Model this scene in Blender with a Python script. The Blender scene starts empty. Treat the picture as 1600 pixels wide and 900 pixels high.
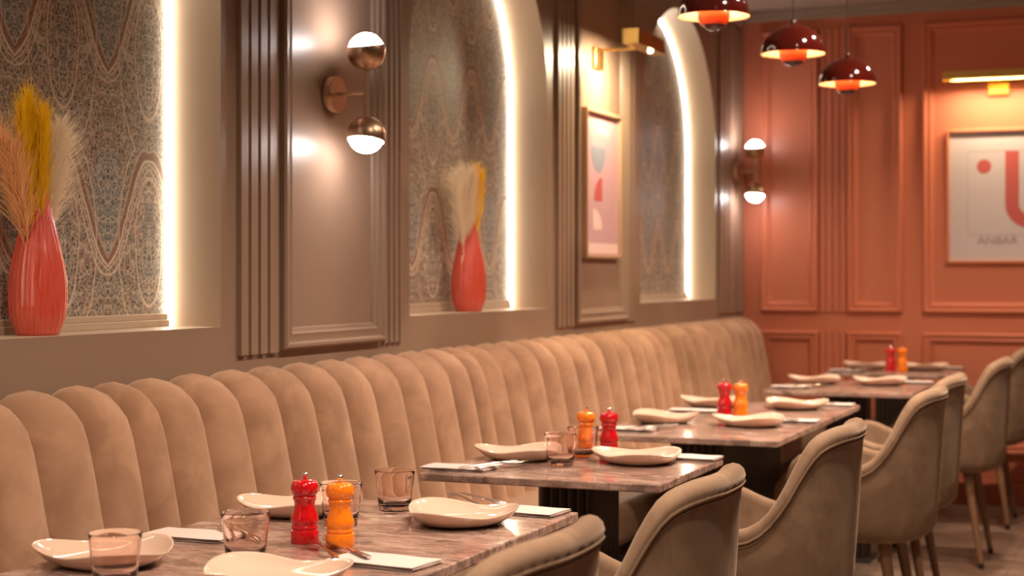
import bpy, bmesh, math, random
from mathutils import Vector, Matrix
random.seed(7)
PI = math.pi
S = bpy.context.scene
COL = S.collection
R = math.radians

# ---------------------------------------------------------------- camera, world, exposure
F_PX = 2500.0
YAW = math.atan(1012 / F_PX)
cam_d = bpy.data.cameras.new('camera')
cam = bpy.data.objects.new('camera', cam_d)
COL.objects.link(cam)
cam.location = (0, 0, 1.27)
cam.rotation_euler = (PI / 2, 0, YAW)
cam_d.sensor_width = 36
cam_d.lens = 36 * F_PX / 1600
cam_d.shift_y = -23 / 1600
cam_d.dof.use_dof = True
cam_d.dof.focus_distance = 3.35
cam_d.dof.aperture_fstop = 3.8
cam_d.clip_start = 0.05
S.camera = cam
w = bpy.data.worlds.new('world')
S.world = w
w.use_nodes = True
w.node_tree.nodes['Background'].inputs[0].default_value = (1.0, 0.75, 0.55, 1)
w.node_tree.nodes['Background'].inputs[1].default_value = 0.05
S.view_settings.view_transform = 'Standard'
S.view_settings.look = 'None'
S.view_settings.gamma = 1
S.view_settings.use_curve_mapping = False
S.view_settings.exposure = 0.5

WARM = (1.0, 0.79, 0.62)
SPOT_E = 20.0      # ceiling downlights
PEND_E = 7.0
LED_E = 19.0
GLOBE_E = 40.0
PIC_E = 9.0

WX = -2.2426      # left wall face
WY = 9.1          # back wall face
ZC = 2.78         # ceiling
TT = 0.76         # table top

# ---------------------------------------------------------------- node helpers
def newmat(name):
    m = bpy.data.materials.new(name)
    m.use_nodes = True
    return m, m.node_tree, m.node_tree.nodes['Principled BSDF']

def mat(name, col, rough=0.5, metal=0.0, sheen=0.0, coat=0.0, trans=0.0, ior=1.45, spec=0.5, bump=0, bscale=50):
    m, nt, p = newmat(name)
    p.inputs['Base Color'].default_value = (*col, 1)
    p.inputs['Roughness'].default_value = rough
    p.inputs['Metallic'].default_value = metal
    p.inputs['IOR'].default_value = ior
    p.inputs['Specular IOR Level'].default_value = spec
    p.inputs['Sheen Weight'].default_value = sheen
    p.inputs['Sheen Roughness'].default_value = 0.35
    p.inputs['Coat Weight'].default_value = coat
    p.inputs['Transmission Weight'].default_value = trans
    if bump:
        n = nt.nodes.new('ShaderNodeTexNoise'); n.inputs['Scale'].default_value = bscale
        tc = nt.nodes.new('ShaderNodeTexCoord')
        nt.links.new(tc.outputs['Object'], n.inputs['Vector'])
        b = nt.nodes.new('ShaderNodeBump'); b.inputs['Strength'].default_value = bump
        b.inputs['Distance'].default_value = 0.002
        nt.links.new(n.outputs[0], b.inputs['Height']); nt.links.new(b.outputs[0], p.inputs['Normal'])
    return m

def emis(name, col, e):
    m, nt, p = newmat(name)
    p.inputs['Base Color'].default_value = (0.9, 0.85, 0.8, 1)
    p.inputs['Emission Color'].default_value = (*col, 1)
    p.inputs['Emission Strength'].default_value = e
    return m

class NG:
    """little expression helper for shader math"""
    def __init__(s, nt): s.nt = nt
    def m(s, op, a, b=None, c=None, clamp=False):
        n = s.nt.nodes.new('ShaderNodeMath'); n.operation = op; n.use_clamp = clamp
        for i, v in enumerate((a, b, c)):
            if v is None: continue
            if isinstance(v, (int, float)): n.inputs[i].default_value = v
            else: s.nt.links.new(v, n.inputs[i])
        return n.outputs[0]
    def mix(s, f, a, b):
        n = s.nt.nodes.new('ShaderNodeMix'); n.data_type = 'RGBA'
        for k, v in ((0, f), (6, a), (7, b)):
            if isinstance(v, (int, float)): n.inputs[k].default_value = v
            elif isinstance(v, tuple): n.inputs[k].default_value = (*v, 1)
            else: s.nt.links.new(v, n.inputs[k])
        return n.outputs[2]
    def ss(s, x, lo, hi):   # smooth ramp 0..1
        n = s.nt.nodes.new('ShaderNodeMapRange'); n.interpolation_type = 'SMOOTHSTEP'
        s.nt.links.new(x, n.inputs[0]); n.inputs[1].default_value = lo; n.inputs[2].default_value = hi
        return n.outputs[0]
    def comb(s, x, y, z):
        n = s.nt.nodes.new('ShaderNodeCombineXYZ')
        for i, v in enumerate((x, y, z)):
            if isinstance(v, (int, float)): n.inputs[i].default_value = v
            else: s.nt.links.new(v, n.inputs[i])
        return n.outputs[0]
    def noise(s, vec, scale, detail=3, rough=0.55, dist=0.0):
        n = s.nt.nodes.new('ShaderNodeTexNoise'); n.inputs['Scale'].default_value = scale
        n.inputs['Detail'].default_value = detail; n.inputs['Roughness'].default_value = rough
        n.inputs['Distortion'].default_value = dist
        s.nt.links.new(vec, n.inputs['Vector']); return n.outputs[0]
    def voro(s, vec, scale, feature='DISTANCE_TO_EDGE', out='Distance'):
        n = s.nt.nodes.new('ShaderNodeTexVoronoi'); n.feature = feature; n.inputs['Scale'].default_value = scale
        s.nt.links.new(vec, n.inputs['Vector']); return n.outputs[out]
    def obj(s):
        return s.nt.nodes.new('ShaderNodeTexCoord').outputs['Object']
    def ramp(s, f, stops):
        n = s.nt.nodes.new('ShaderNodeValToRGB'); s.nt.links.new(f, n.inputs[0])
        el = n.color_ramp.elements
        while len(el) < len(stops): el.new(0.5)
        for e, (p, c) in zip(el, stops): e.position = p; e.color = (*c, 1)
        return n.outputs[0]

def velvet(name, c1, c2, sheen=0.5):
    m, nt, p = newmat(name); g = NG(nt); o = g.obj()
    f = g.ss(g.noise(o, 7, 4, 0.6, 0.4), 0.35, 0.68)
    nt.links.new(g.mix(f, c1, c2), p.inputs['Base Color'])
    p.inputs['Roughness'].default_value = 0.85
    p.inputs['Specular IOR Level'].default_value = 0.2
    p.inputs['Sheen Weight'].default_value = sheen
    p.inputs['Sheen Roughness'].default_value = 0.4
    p.inputs['Sheen Tint'].default_value = (1.0, 0.8, 0.62, 1)
    b = nt.nodes.new('ShaderNodeBump'); b.inputs['Strength'].default_value = 0.15; b.inputs['Distance'].default_value = 0.004
    nt.links.new(g.noise(o, 22, 3), b.inputs['Height']); nt.links.new(b.outputs[0], p.inputs['Normal'])
    return m

def stone():
    m, nt, p = newmat('granite'); g = NG(nt); o = g.obj()
    sp = nt.nodes.new('ShaderNodeSeparateXYZ'); nt.links.new(o, sp.inputs[0])
    v = g.comb(g.m('MULTIPLY', sp.outputs[0], 0.30), sp.outputs[1], sp.outputs[2])
    n1 = g.noise(v, 9, 7, 0.68, 1.8)
    n2 = g.noise(v, 45, 5, 0.7, 0.8)
    n3 = g.noise(o, 240, 2, 0.5)
    n4 = g.noise(o, 10, 3, 0.6, 0.8)
    f = g.m('ADD', g.m('MULTIPLY', n1, 0.6), g.m('MULTIPLY', n2, 0.4))
    c = g.ramp(f, [(0.36, (0.10, 0.065, 0.055)), (0.44, (0.26, 0.16, 0.125)), (0.50, (0.38, 0.245, 0.195)),
                   (0.57, (0.52, 0.365, 0.295)), (0.66, (0.68, 0.54, 0.45))])
    c = g.mix(g.m('MULTIPLY', g.ss(n4, 0.56, 0.62), 0.65), c, (0.13, 0.085, 0.07))
    c = g.mix(g.m('MULTIPLY', g.m('SUBTRACT', 1.0, g.ss(n4, 0.33, 0.40)), 0.5), c, (0.58, 0.27, 0.20))
    c = g.mix(g.m('MULTIPLY', g.ss(n3, 0.55, 0.66), 0.40), c, (0.10, 0.06, 0.055))
    nt.links.new(c, p.inputs['Base Color'])
    p.inputs['Roughness'].default_value = 0.13
    return m

def wallpaper():
    m, nt, p = newmat('paisley_wallpaper'); g = NG(nt); o = g.obj()
    sp = nt.nodes.new('ShaderNodeSeparateXYZ'); nt.links.new(o, sp.inputs[0])
    Y, Z = sp.outputs[1], sp.outputs[2]
    PY, PZ = 0.346, 0.476
    wob = g.m('MULTIPLY', g.m('SUBTRACT', g.noise(o, 14, 2), 0.5), 0.035)
    a = g.m('SUBTRACT', g.m('FRACT', g.m('ADD', g.m('DIVIDE', g.m('SUBTRACT', Y, 2.935), PY), 10.5)), 0.5)
    A = g.m('ABSOLUTE', a)                                   # 0 on the drop axis, .5 between the drops
    Aw = g.m('ADD', A, wob)
    zz = g.m('SUBTRACT', Z, 1.289)
    Ac = g.m('MINIMUM', g.m('ABSOLUTE', Aw), 0.5)
    d0 = g.m('ADD', g.m('MULTIPLY', g.m('ABSOLUTE', g.m('SINE', g.m('MULTIPLY', Ac, PI))), 0.10), g.m('MULTIPLY', g.ss(Ac, 0.06, 0.46), 0.17))
    steep = g.m('ADD', 1.0, g.m('MULTIPLY', g.m('ABSOLUTE', g.m('SINE', g.m('MULTIPLY', Ac, 2*PI))), 1.5))
    def wrap(v, lo):
        return g.m('ADD', g.m('MULTIPLY', g.m('FRACT', g.m('ADD', g.m('DIVIDE', g.m('SUBTRACT', v, lo), PZ), 20.0)), PZ), lo)
    d = g.m('DIVIDE', wrap(g.m('SUBTRACT', zz, d0), -0.09), steep)
    def band(q, lo, hi, e):
        return g.m('MULTIPLY', g.ss(q, lo-e, lo+e), g.m('SUBTRACT', 1.0, g.ss(q, hi-e, hi+e)))
    def oval(zc, hw, hh):
        zr = wrap(g.m('SUBTRACT', zz, zc), -PZ/2)
        u = g.m('DIVIDE', g.m('SUBTRACT', 0.5, Aw), hw); v = g.m('DIVIDE', zr, hh)
        return g.m('SQRT', g.m('ADD', g.m('MULTIPLY', u, u), g.m('MULTIPLY', v, v)))
    q1 = oval(0.060, 0.17, 0.165)
    q2 = oval(0.060, 0.37, 0.27)
    dz = wrap(g.m('SUBTRACT', zz, 0.14), -PZ/2)
    qd = g.m('SQRT', g.m('ADD', g.m('POWER', g.m('DIVIDE', Aw, 0.20), 2.0), g.m('POWER', g.m('DIVIDE', dz, 0.15), 2.0)))
    # fine mirrored ornament
    mv = g.comb(g.m('MULTIPLY', A, PY), zz, 0.0)
    wn = nt.nodes.new('ShaderNodeTexNoise'); wn.inputs['Scale'].default_value = 55; wn.inputs['Detail'].default_value = 2
    nt.links.new(mv, wn.inputs['Vector'])
    vm = nt.nodes.new('ShaderNodeVectorMath'); vm.operation = 'MULTIPLY_ADD'
    nt.links.new(wn.outputs['Color'], vm.inputs[0]); vm.inputs[1].default_value = (0.022, 0.022, 0); nt.links.new(mv, vm.inputs[2])
    wv = vm.outputs[0]
    F1 = g.voro(wv, 44, 'F1'); E1 = g.voro(wv, 40)
    F2 = g.voro(wv, 85, 'F1'); E2 = g.voro(wv, 85)
    rings = g.m('ABSOLUTE', g.m('SUBTRACT', g.m('FRACT', g.m('MULTIPLY', F1, 3.4)), 0.5))
    nn = g.noise(mv, 26, 3, 0.6, 1.0)
    patch = g.ss(g.noise(mv, 11, 2, 0.5), 0.42, 0.6)
    base = g.mix(patch, (0.27, 0.19, 0.135), (0.20, 0.185, 0.16))
    base = g.mix(g.m('MULTIPLY', g.ss(nn, 0.5, 0.62), 0.55), base, (0.24, 0.12, 0.075))
    blue = (0.19, 0.235, 0.24)
    inside = g.m('MULTIPLY', g.m('SUBTRACT', 1.0, g.ss(qd, 0.85, 1.1)), g.ss(d, 0.018, 0.024))
    c = g.mix(g.m('MULTIPLY', inside, 0.9), base, blue)
    c = g.mix(g.m('MULTIPLY', g.m('SUBTRACT', 1.0, g.ss(q1, 0.6, 0.75)), 0.6), c, (0.16, 0.175, 0.165))
    c = g.mix(g.m('MULTIPLY', g.ss(rings, 0.26, 0.36), 0.72), c, (0.05, 0.037, 0.030))
    c = g.mix(g.m('MULTIPLY', g.m('SUBTRACT', 1.0, g.ss(E1, 0.03, 0.06)), 0.50), c, (0.74, 0.60, 0.47))
    c = g.mix(g.m('MULTIPLY', g.m('SUBTRACT', 1.0, g.ss(E2, 0.04, 0.12)), 0.5), c, (0.62, 0.51, 0.40))
    c = g.mix(g.m('MULTIPLY', g.m('SUBTRACT', 1.0, g.ss(F2, 0.10, 0.26)), 0.55), c, (0.06, 0.045, 0.04))
    c = g.mix(g.m('MULTIPLY', band(d, 0.0, 0.019, 0.002), 0.7), c, (0.25, 0.115, 0.075))
    crm = (0.72, 0.58, 0.45)
    for q, lo, hi, e, k_ in ((d, -0.005, 0.0005, 0.0015, .95), (d, 0.016, 0.0195, 0.0015, .7), (d, -0.013, -0.010, 0.0012, .75), (d, -0.026, -0.0225, 0.0015, .85), (q1, 0.96, 1.02, 0.02, .85), (q1, 0.78, 0.81, 0.015, .5), (q2, 0.985, 1.01, 0.01, .8)):
        c = g.mix(g.m('MULTIPLY', band(q, lo, hi, e), k_), c, crm)
    nt.links.new(c, p.inputs['Base Color'])
    p.inputs['Roughness'].default_value = 0.55
    return m

def floor_mat():
    m, nt, p = newmat('floor_stone'); g = NG(nt); o = g.obj()
    sp = nt.nodes.new('ShaderNodeSeparateXYZ'); nt.links.new(o, sp.inputs[0])
    v = g.comb(g.m('MULTIPLY', sp.outputs[0], 0.5), sp.outputs[1], 0.0)
    c = g.ramp(g.noise(v, 4, 6, 0.65, 1.5), [(0.35, (0.10, 0.06, 0.042)), (0.5, (0.17, 0.11, 0.078)), (0.65, (0.25, 0.17, 0.125))])
    j1 = g.m('ABSOLUTE', g.m('SUBTRACT', g.m('FRACT', g.m('DIVIDE', sp.outputs[0], 0.6)), 0.5))
    j2 = g.m('ABSOLUTE', g.m('SUBTRACT', g.m('FRACT', g.m('DIVIDE', sp.outputs[1], 0.6)), 0.5))
    j = g.ss(g.m('MAXIMUM', j1, j2), 0.492, 0.497)
    nt.links.new(g.mix(g.m('MULTIPLY', j, 0.6), c, (0.08, 0.05, 0.04)), p.inputs['Base Color'])
    p.inputs['Roughness'].default_value = 0.35
    return m

def glaze():
    m, nt, p = newmat('coral_glaze'); g = NG(nt); o = g.obj()
    sp = nt.nodes.new('ShaderNodeSeparateXYZ'); nt.links.new(o, sp.inputs[0])
    ang = g.m('ARCTAN2', sp.outputs[1], sp.outputs[0])
    v = g.comb(g.m('MULTIPLY', ang, 9.0), g.m('MULTIPLY', sp.outputs[2], 3.0), 0.0)
    n = g.noise(v, 4, 4, 0.7, 0.2)
    nt.links.new(g.ramp(n, [(0.32, (0.58, 0.055, 0.035)), (0.52, (0.68, 0.095, 0.06)), (0.74, (0.76, 0.19, 0.13))]), p.inputs['Base Color'])
    b = nt.nodes.new('ShaderNodeBump'); b.inputs['Strength'].default_value = 0.35; b.inputs['Distance'].default_value = 0.002
    nt.links.new(n, b.inputs['Height']); nt.links.new(b.outputs[0], p.inputs['Normal'])
    p.inputs['Roughness'].default_value = 0.16
    p.inputs['Coat Weight'].default_value = 0.6
    p.inputs['Coat Roughness'].default_value = 0.05
    return m

def brass_mat(name, c, rough):
    m, nt, p = newmat(name); g = NG(nt); o = g.obj()
    n = g.noise(o, 30, 4)
    nt.links.new(g.mix(n, c, tuple(v * 0.75 for v in c)), p.inputs['Base Color'])
    p.inputs['Metallic'].default_value = 1; p.inputs['Roughness'].default_value = rough
    return m

M = {}
M['taupe'] = mat('taupe_paint', (0.285, 0.192, 0.135), 0.40, bump=0.05, bscale=300)
M['reveal'] = mat('led_lit_taupe_paint', (0.50, 0.385, 0.285), 0.5)  # wall taupe made lighter, the LED light put into the colour
M['orange'] = mat('terracotta_paint', (0.60, 0.185, 0.100), 0.38, bump=0.05, bscale=300)
M['ceil'] = mat('ceiling_paint', (0.36, 0.29, 0.23), 0.7)
M['plain'] = mat('plain_wall_paint', (0.40, 0.31, 0.24), 0.7)
M['floor'] = floor_mat()
M['paper'] = wallpaper()
M['velvet'] = velvet('beige_velvet', (0.35, 0.195, 0.118), (0.48, 0.280, 0.175))
M['velvet_chair'] = velvet('chair_velvet', (0.18, 0.108, 0.066), (0.27, 0.172, 0.110), 0.22)
M['velvet_in'] = velvet('chair_inner_velvet', (0.22, 0.115, 0.065), (0.29, 0.165, 0.10), 0.2)
M['leather'] = mat('tan_leather', (0.33, 0.215, 0.145), 0.38, bump=0.1, bscale=200)
M['leather_dark'] = mat('dark_leather', (0.055, 0.028, 0.018), 0.45)
M['stone'] = stone()
M['dark'] = mat('dark_fluted_wood', (0.022, 0.014, 0.010), 0.4)
M['plate'] = mat('cream_stoneware', (0.70, 0.50, 0.385), 0.10, coat=0.5)
M['napkin'] = mat('white_linen', (0.66, 0.535, 0.49), 0.85, bump=0.15, bscale=500)
M['steel'] = mat('polished_steel', (0.72, 0.68, 0.64), 0.14, metal=1)
M['red'] = mat('red_lacquer', (0.56, 0.006, 0.010), 0.12, coat=0.6)
M['amber'] = mat('orange_lacquer', (0.95, 0.23, 0.010), 0.12, coat=0.6)
M['glass'] = mat('pink_glass', (1.0, 0.90, 0.86), 0.0, trans=1.0, ior=1.45)
M['brass'] = brass_mat('aged_brass', (0.58, 0.40, 0.27), 0.34)
M['gold'] = brass_mat('polished_gold', (0.80, 0.50, 0.15), 0.3)
M['globe'] = emis('lit_opal_glass', (1.0, 0.90, 0.88), GLOBE_E)
M['led'] = emis('led_strip', (1.0, 0.86, 0.66), LED_E)
M['picbulb'] = emis('picture_lamp_glow', (1.0, 0.78, 0.45), PIC_E * 6)
M['bulb'] = emis('warm_bulb', (1.0, 0.72, 0.38), 30)
M['spotglow'] = emis('downlight_lens', (1.0, 0.85, 0.65), 14)
M['black'] = mat('black_trim', (0.02, 0.018, 0.016), 0.4)
M['maroon'] = mat('maroon_enamel', (0.060, 0.005, 0.003), 0.10, coat=0.35)
M['shade_in'] = mat('cream_enamel', (0.85, 0.70, 0.50), 0.4)
M['maroon_lit'] = mat('bulb_lit_maroon_enamel', (0.80, 0.10, 0.03), 0.3)  # maroon enamel with the bulb's glow put into the colour as orange
M['cord'] = mat('cord', (0.06, 0.03, 0.02), 0.6)
M['wood'] = mat('walnut_leg', (0.20, 0.105, 0.055), 0.42, bump=0.1, bscale=60)
M['tip'] = mat('rubber_tip', (0.015, 0.010, 0.008), 0.5)
M['glaze'] = glaze()
M['yellow'] = mat('yellow_plume', (1.0, 0.80, 0.02), 0.8)
M['cream'] = mat('cream_plume', (0.98, 0.90, 0.78), 0.8)
M['peach'] = mat('peach_plume', (0.97, 0.72, 0.44), 0.8)
for _k, _c in (('yellow', (1.0, 0.76, 0.03)), ('cream', (1.0, 0.92, 0.80)), ('peach', (1.0, 0.78, 0.50))):
    _nt = M[_k].node_tree; _p = _nt.nodes['Principled BSDF']; _o = _nt.nodes['Material Output']
    _t = _nt.nodes.new('ShaderNodeBsdfTranslucent'); _t.inputs[0].default_value = (*_c, 1)
    _x = _nt.nodes.new('ShaderNodeMixShader'); _x.inputs[0].default_value = 0.55
    _nt.links.new(_p.outputs[0], _x.inputs[1]); _nt.links.new(_t.outputs[0], _x.inputs[2]); _nt.links.new(_x.outputs[0], _o.inputs[0])
M['paperwhite'] = mat('print_paper', (0.58, 0.49, 0.49), 0.35)
M['paperpink'] = mat('pink_print_paper', (0.56, 0.34, 0.37), 0.35)
M['inkred'] = mat('red_ink', (0.50, 0.10, 0.09), 0.4)
M['inkblue'] = mat('blue_grey_ink', (0.26, 0.28, 0.35), 0.4)
M['inkpale'] = mat('pale_pink_ink', (0.80, 0.58, 0.55), 0.4)
M['inkgrey'] = mat('grey_ink', (0.34, 0.25, 0.23), 0.4)
M['frame_wood'] = mat('oak_frame', (0.45, 0.28, 0.17), 0.4)
M['frame_orange'] = mat('copper_frame', (0.62, 0.20, 0.09), 0.4)

# ---------------------------------------------------------------- geometry helpers
class B:
    def __init__(s): s.bm = bmesh.new()
    def face(s, pts):
        vs = [s.bm.verts.new(p) for p in pts]
        return s.bm.faces.new(vs)
    def box(s, x0, x1, y0, y1, z0, z1):
        v = [s.bm.verts.new(p) for p in [(x0,y0,z0),(x1,y0,z0),(x1,y1,z0),(x0,y1,z0),(x0,y0,z1),(x1,y0,z1),(x1,y1,z1),(x0,y1,z1)]]
        for f in ((0,3,2,1),(4,5,6,7),(0,1,5,4),(1,2,6,5),(2,3,7,6),(3,0,4,7)):
            s.bm.faces.new([v[i] for i in f])
        return s
    def grid(s, rows, closeu=False, closev=False, cap0=False, cap1=False):
        vr = [[s.bm.verts.new(p) for p in r] for r in rows]
        n = len(vr); m = len(vr[0])
        for i in range(n if closev else n - 1):
            for j in range(m if closeu else m - 1):
                a, b, c, d = vr[i][j], vr[i][(j+1) % m], vr[(i+1) % n][(j+1) % m], vr[(i+1) % n][j]
                try: s.bm.faces.new((a, b, c, d))
                except ValueError: pass
        if cap0: s.bm.faces.new(list(reversed(vr[0])))
        if cap1: s.bm.faces.new(vr[-1])
        return s
    def lathe(s, prof, n=32, c=(0,0,0), axis='z', cap0=True, cap1=True):
        rows = []
        for r, h in prof:
            row = []
            for k in range(n):
                a = 2 * PI * k / n
                u, v = r * math.cos(a), r * math.sin(a)
                if axis == 'z': p = (c[0]+u, c[1]+v, c[2]+h)
                elif axis == 'x': p = (c[0]+h, c[1]+u, c[2]+v)
                else: p = (c[0]+v, c[1]+h, c[2]+u)
                row.append(p)
            rows.append(row)
        return s.grid(rows, closeu=True, cap0=cap0, cap1=cap1)
    def tube(s, path, r, n=8, caps=True):
        path = [Vector(p) for p in path]
        rr = r if isinstance(r, (list, tuple)) else [r] * len(path)
        rows = []
        ref = None
        for i, p in enumerate(path):
            t = (path[min(i+1, len(path)-1)] - path[max(i-1, 0)])
            if t.length < 1e-9: t = Vector((0,0,1))
            t.normalize()
            if ref is None:
                ref = Vector((0,0,1)) if abs(t.z) < 0.9 else Vector((1,0,0))
            u = t.cross(ref)
            if u.length < 1e-6: u = t.orthogonal()
            u.normalize(); v = t.cross(u); ref = v.cross(t) * -1 if False else ref
            rows.append([p + (u * math.cos(2*PI*k/n) + v * math.sin(2*PI*k/n)) * rr[i] for k in range(n)])
        return s.grid(rows, closeu=True, cap0=caps, cap1=caps)
    def rect_frame(s, u0, u1, v0, v1, prof, mp, cap=False):
        rows = []
        for d, h in prof:
            rows.append([mp(u0+d, v0+d, h), mp(u1-d, v0+d, h), mp(u1-d, v1-d, h), mp(u0+d, v1-d, h)])
        s.grid(rows, closeu=True)
        if cap: s.face(rows[-1])
        return s
    def build(s, name, m, parent=None, smooth=True, bevel=0.0, seg=2, solid=0.0, angle=40):
        bm = s.bm
        bmesh.ops.recalc_face_normals(bm, faces=bm.faces)
        me = bpy.data.meshes.new(name)
        bm.to_mesh(me); bm.free()
        ob = bpy.data.objects.new(name, me)
        COL.objects.link(ob)
        me.materials.append(m)
        if smooth:
            me.shade_smooth()
            try: me.set_sharp_from_angle(angle=R(angle))
            except Exception: pass
        if solid:
            md = ob.modifiers.new('s', 'SOLIDIFY'); md.thickness = solid; md.offset = -1
        if bevel:
            md = ob.modifiers.new('b', 'BEVEL'); md.width = bevel; md.segments = seg; md.limit_method = 'ANGLE'
        if parent: ob.parent = parent
        return ob

def tag(o, label=None, cat=None, group=None, kind=None):
    if label: o['label'] = label
    if cat: o['category'] = cat
    if group: o['group'] = group
    if kind: o['kind'] = kind
    return o

def thing(name, loc, rz, label, cat, group=None):
    o = bpy.data.objects.new(name, None); COL.objects.link(o)
    o.empty_display_size = 0.05
    o.location = loc; o.rotation_euler = (0, 0, rz)
    return tag(o, label, cat, group)

def dup(root, loc, rz, label, group=None):
    def cp(o, parent):
        c = o.copy(); COL.objects.link(c)
        if parent: c.parent = parent
        for ch in [k for k in o.children]: cp(ch, c)
        return c
    r = cp(root, None)
    r.location = loc; r.rotation_euler = (0, 0, rz)
    r['label'] = label
    if group: r['group'] = group
    return r

def interp(x, keys):
    for (a, va), (b, vb) in zip(keys, keys[1:]):
        if x <= b:
            t = (x - a) / (b - a); t = max(0, min(1, t))
            return va + (vb - va) * t
    return keys[-1][1]

def sinterp(x, keys):      # smooth (catmull-rom) interpolation
    n = len(keys)
    if x <= keys[0][0]: return keys[0][1]
    for i in range(n - 1):
        if x <= keys[i+1][0]:
            x0, y0 = keys[i]; x1, y1 = keys[i+1]
            xm, ym = keys[max(i-1, 0)]; xp, yp = keys[min(i+2, n-1)]
            m0 = (y1-ym)/(x1-xm) if x1 != xm else 0
            m1 = (yp-y0)/(xp-x0) if xp != x0 else 0
            h = x1-x0; t = (x-x0)/h
            return (2*t**3-3*t*t+1)*y0 + (t**3-2*t*t+t)*h*m0 + (-2*t**3+3*t*t)*y1 + (t**3-t*t)*h*m1
    return keys[-1][1]

# ---------------------------------------------------------------- room shell
XR, YF = 3.2, -2.5
b = B(); b.box(WX-0.4, XR+0.2, YF-0.2, WY+0.2, -0.1, 0); tag(b.build('floor', M['floor'], smooth=False), kind='structure')
b = B(); b.box(WX-0.4, XR+0.2, YF-0.2, WY+0.2, ZC, ZC+0.1); tag(b.build('ceiling', M['ceil'], smooth=False), kind='structure')
b = B(); b.box(WX-0.4, XR+0.2, WY, WY+0.2, 0, ZC); tag(b.build('wall_back', M['orange'], smooth=False), kind='structure')
b = B(); b.box(XR, XR+0.2, YF-0.2, WY, 0, ZC); tag(b.build('wall_right', M['plain'], smooth=False), kind='structure')
b = B(); b.box(WX-0.4, XR, YF-0.2, YF, 0, ZC); tag(b.build('wall_front', M['plain'], smooth=False), kind='structure')

SILL = 1.132
DEP = 0.158
def arch_pts(y0, y1, n=28, x=WX, shrink=0.0, spring=1.957):
    yc = (y0+y1)/2; r = (y1-y0)/2 - shrink
    pts = [(x, y0+shrink, SILL), (x, y0+shrink, spring)]
    for k in range(1, n):
        a = PI - PI*k/n
        pts.append((x, yc + r*math.cos(a), spring + r*math.sin(a)))
    pts += [(x, y1-shrink, spring), (x, y1-shrink, SILL)]
    return pts
ARCH = [(-0.35, 0.90), (2.29, 3.54), (4.66, 5.911), (7.13, 8.494)]
SPR = [1.957, 1.957, 1.957, 1.92]
b = B()
yprev = YF
for (y0, y1), sp_ in zip(ARCH, SPR):
    b.face([(WX, yprev, 0), (WX, y0, 0), (WX, y0, ZC), (WX, yprev, ZC)])
    b.face([(WX, y0, 0), (WX, y1, 0), (WX, y1, SILL), (WX, y0, SILL)])
    P = arch_pts(y0, y1, spring=sp_)[1:-1]
    for p, q in zip(P, P[1:]):
        b.face([p, q, (WX, q[1], ZC), (WX, p[1], ZC)])
    yprev = y1
b.face([(WX, yprev, 0), (WX, WY, 0), (WX, WY, ZC), (WX, yprev, ZC)])
# back skin so the wall has thickness
b.face([(WX-0.35, YF, 0), (WX-0.35, WY, 0), (WX-0.35, WY, ZC), (WX-0.35, YF, ZC)])
wall_left = tag(b.build('wall_left', M['taupe'], smooth=False), kind='structure')
for (y0, y1), sp_ in zip(ARCH, SPR):
    b = B()
    f = arch_pts(y0, y1, spring=sp_)
    k = [(WX-DEP-0.03, p[1], p[2]) for p in f]
    b.grid([f, k])
    b.build('niche_reveal', M['reveal'], wall_left, angle=30)
    b = B()
    b.face([(WX-DEP-0.03, y0, SILL), (WX, y0, SILL), (WX, y1, SILL), (WX-DEP-0.03, y1, SILL)])
    b.build('niche_sill', M['reveal'], wall_left, smooth=False)
    b = B()
    b.face([(WX-DEP-0.002, p[1], p[2]) for p in f])
    b.build('wallpaper_panel', M['paper'], wall_left, smooth=False)
    b = B()   # low moulding under the wallpaper
    b.box(WX-DEP-0.004, WX-DEP+0.012, y0+0.01, y1-0.012, SILL, SILL+0.018)
    b.box(WX-DEP-0.004, WX-DEP+0.007, y0+0.01, y1-0.012, SILL+0.018, SILL+0.034)
    b.build('niche_bead', M['reveal'], wall_left, smooth=False, bevel=0.002)
    b = B()   # LED strip running around the arch, close to the paper
    o1 = arch_pts(y0, y1, x=WX-DEP+0.009, shrink=0.001, spring=sp_)
    o2 = arch_pts(y0, y1, x=WX-DEP+0.008, shrink=0.008, spring=sp_)
    o3 = arch_pts(y0, y1, x=WX-DEP-0.001, shrink=0.017, spring=sp_)
    b.grid([o1, o2, o3])
    b.build('light_strip', M['led'], wall_left, smooth=False)

mpL = lambda u, v, h: (WX + h, u, v)
mpB = lambda u, v, h: (u, WY - h, v)
MOULD = [(0, 0), (0, 0.022), (0.006, 0.028), (0.014, 0.028), (0.020, 0.020), (0.034, 0.018), (0.042, 0.022), (0.048, 0.013), (0.056, 0.010), (0.060, 0.0015)]
def panel(mp, u0, u1, v0, v1, m, parent, prof=MOULD):
    b = B(); b.rect_frame(u0, u1, v0, v1, prof, mp, cap=True)
    return b.build('moulded_panel', m, parent, angle=35)
def flutes(mp, edges, v0, v1, m, parent, h=0.014, base=0.004):
    b = B()
    def bx(u0, u1, hh):
        P = [mp(u0, v0, 0), mp(u1, v0, 0), mp(u1, v1, 0), mp(u0, v1, 0)]
        Q = [mp(u0+0.002, v0, hh), mp(u1-0.002, v0, hh), mp(u1-0.002, v1, hh), mp(u0+0.002, v1, hh)]
        b.grid([P, Q], closeu=True); b.face(Q)
    bx(edges[0][0], edges[-1][1], base)
    for u0, u1 in edges: bx(u0, u1, h)
    return b.build('fluted_pilaster', m, parent, smooth=False)
def trim_root(n):
    o = bpy.data.objects.new('trim_%d' % n, None); COL.objects.link(o); o.empty_display_size = 0.05
    return tag(o, kind='structure')
def split(a, c, n, gap): 
    w_ = (c - a - gap*(n-1)) / n
    return [(a + k*(w_+gap), a + k*(w_+gap) + w_) for k in range(n)]
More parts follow.
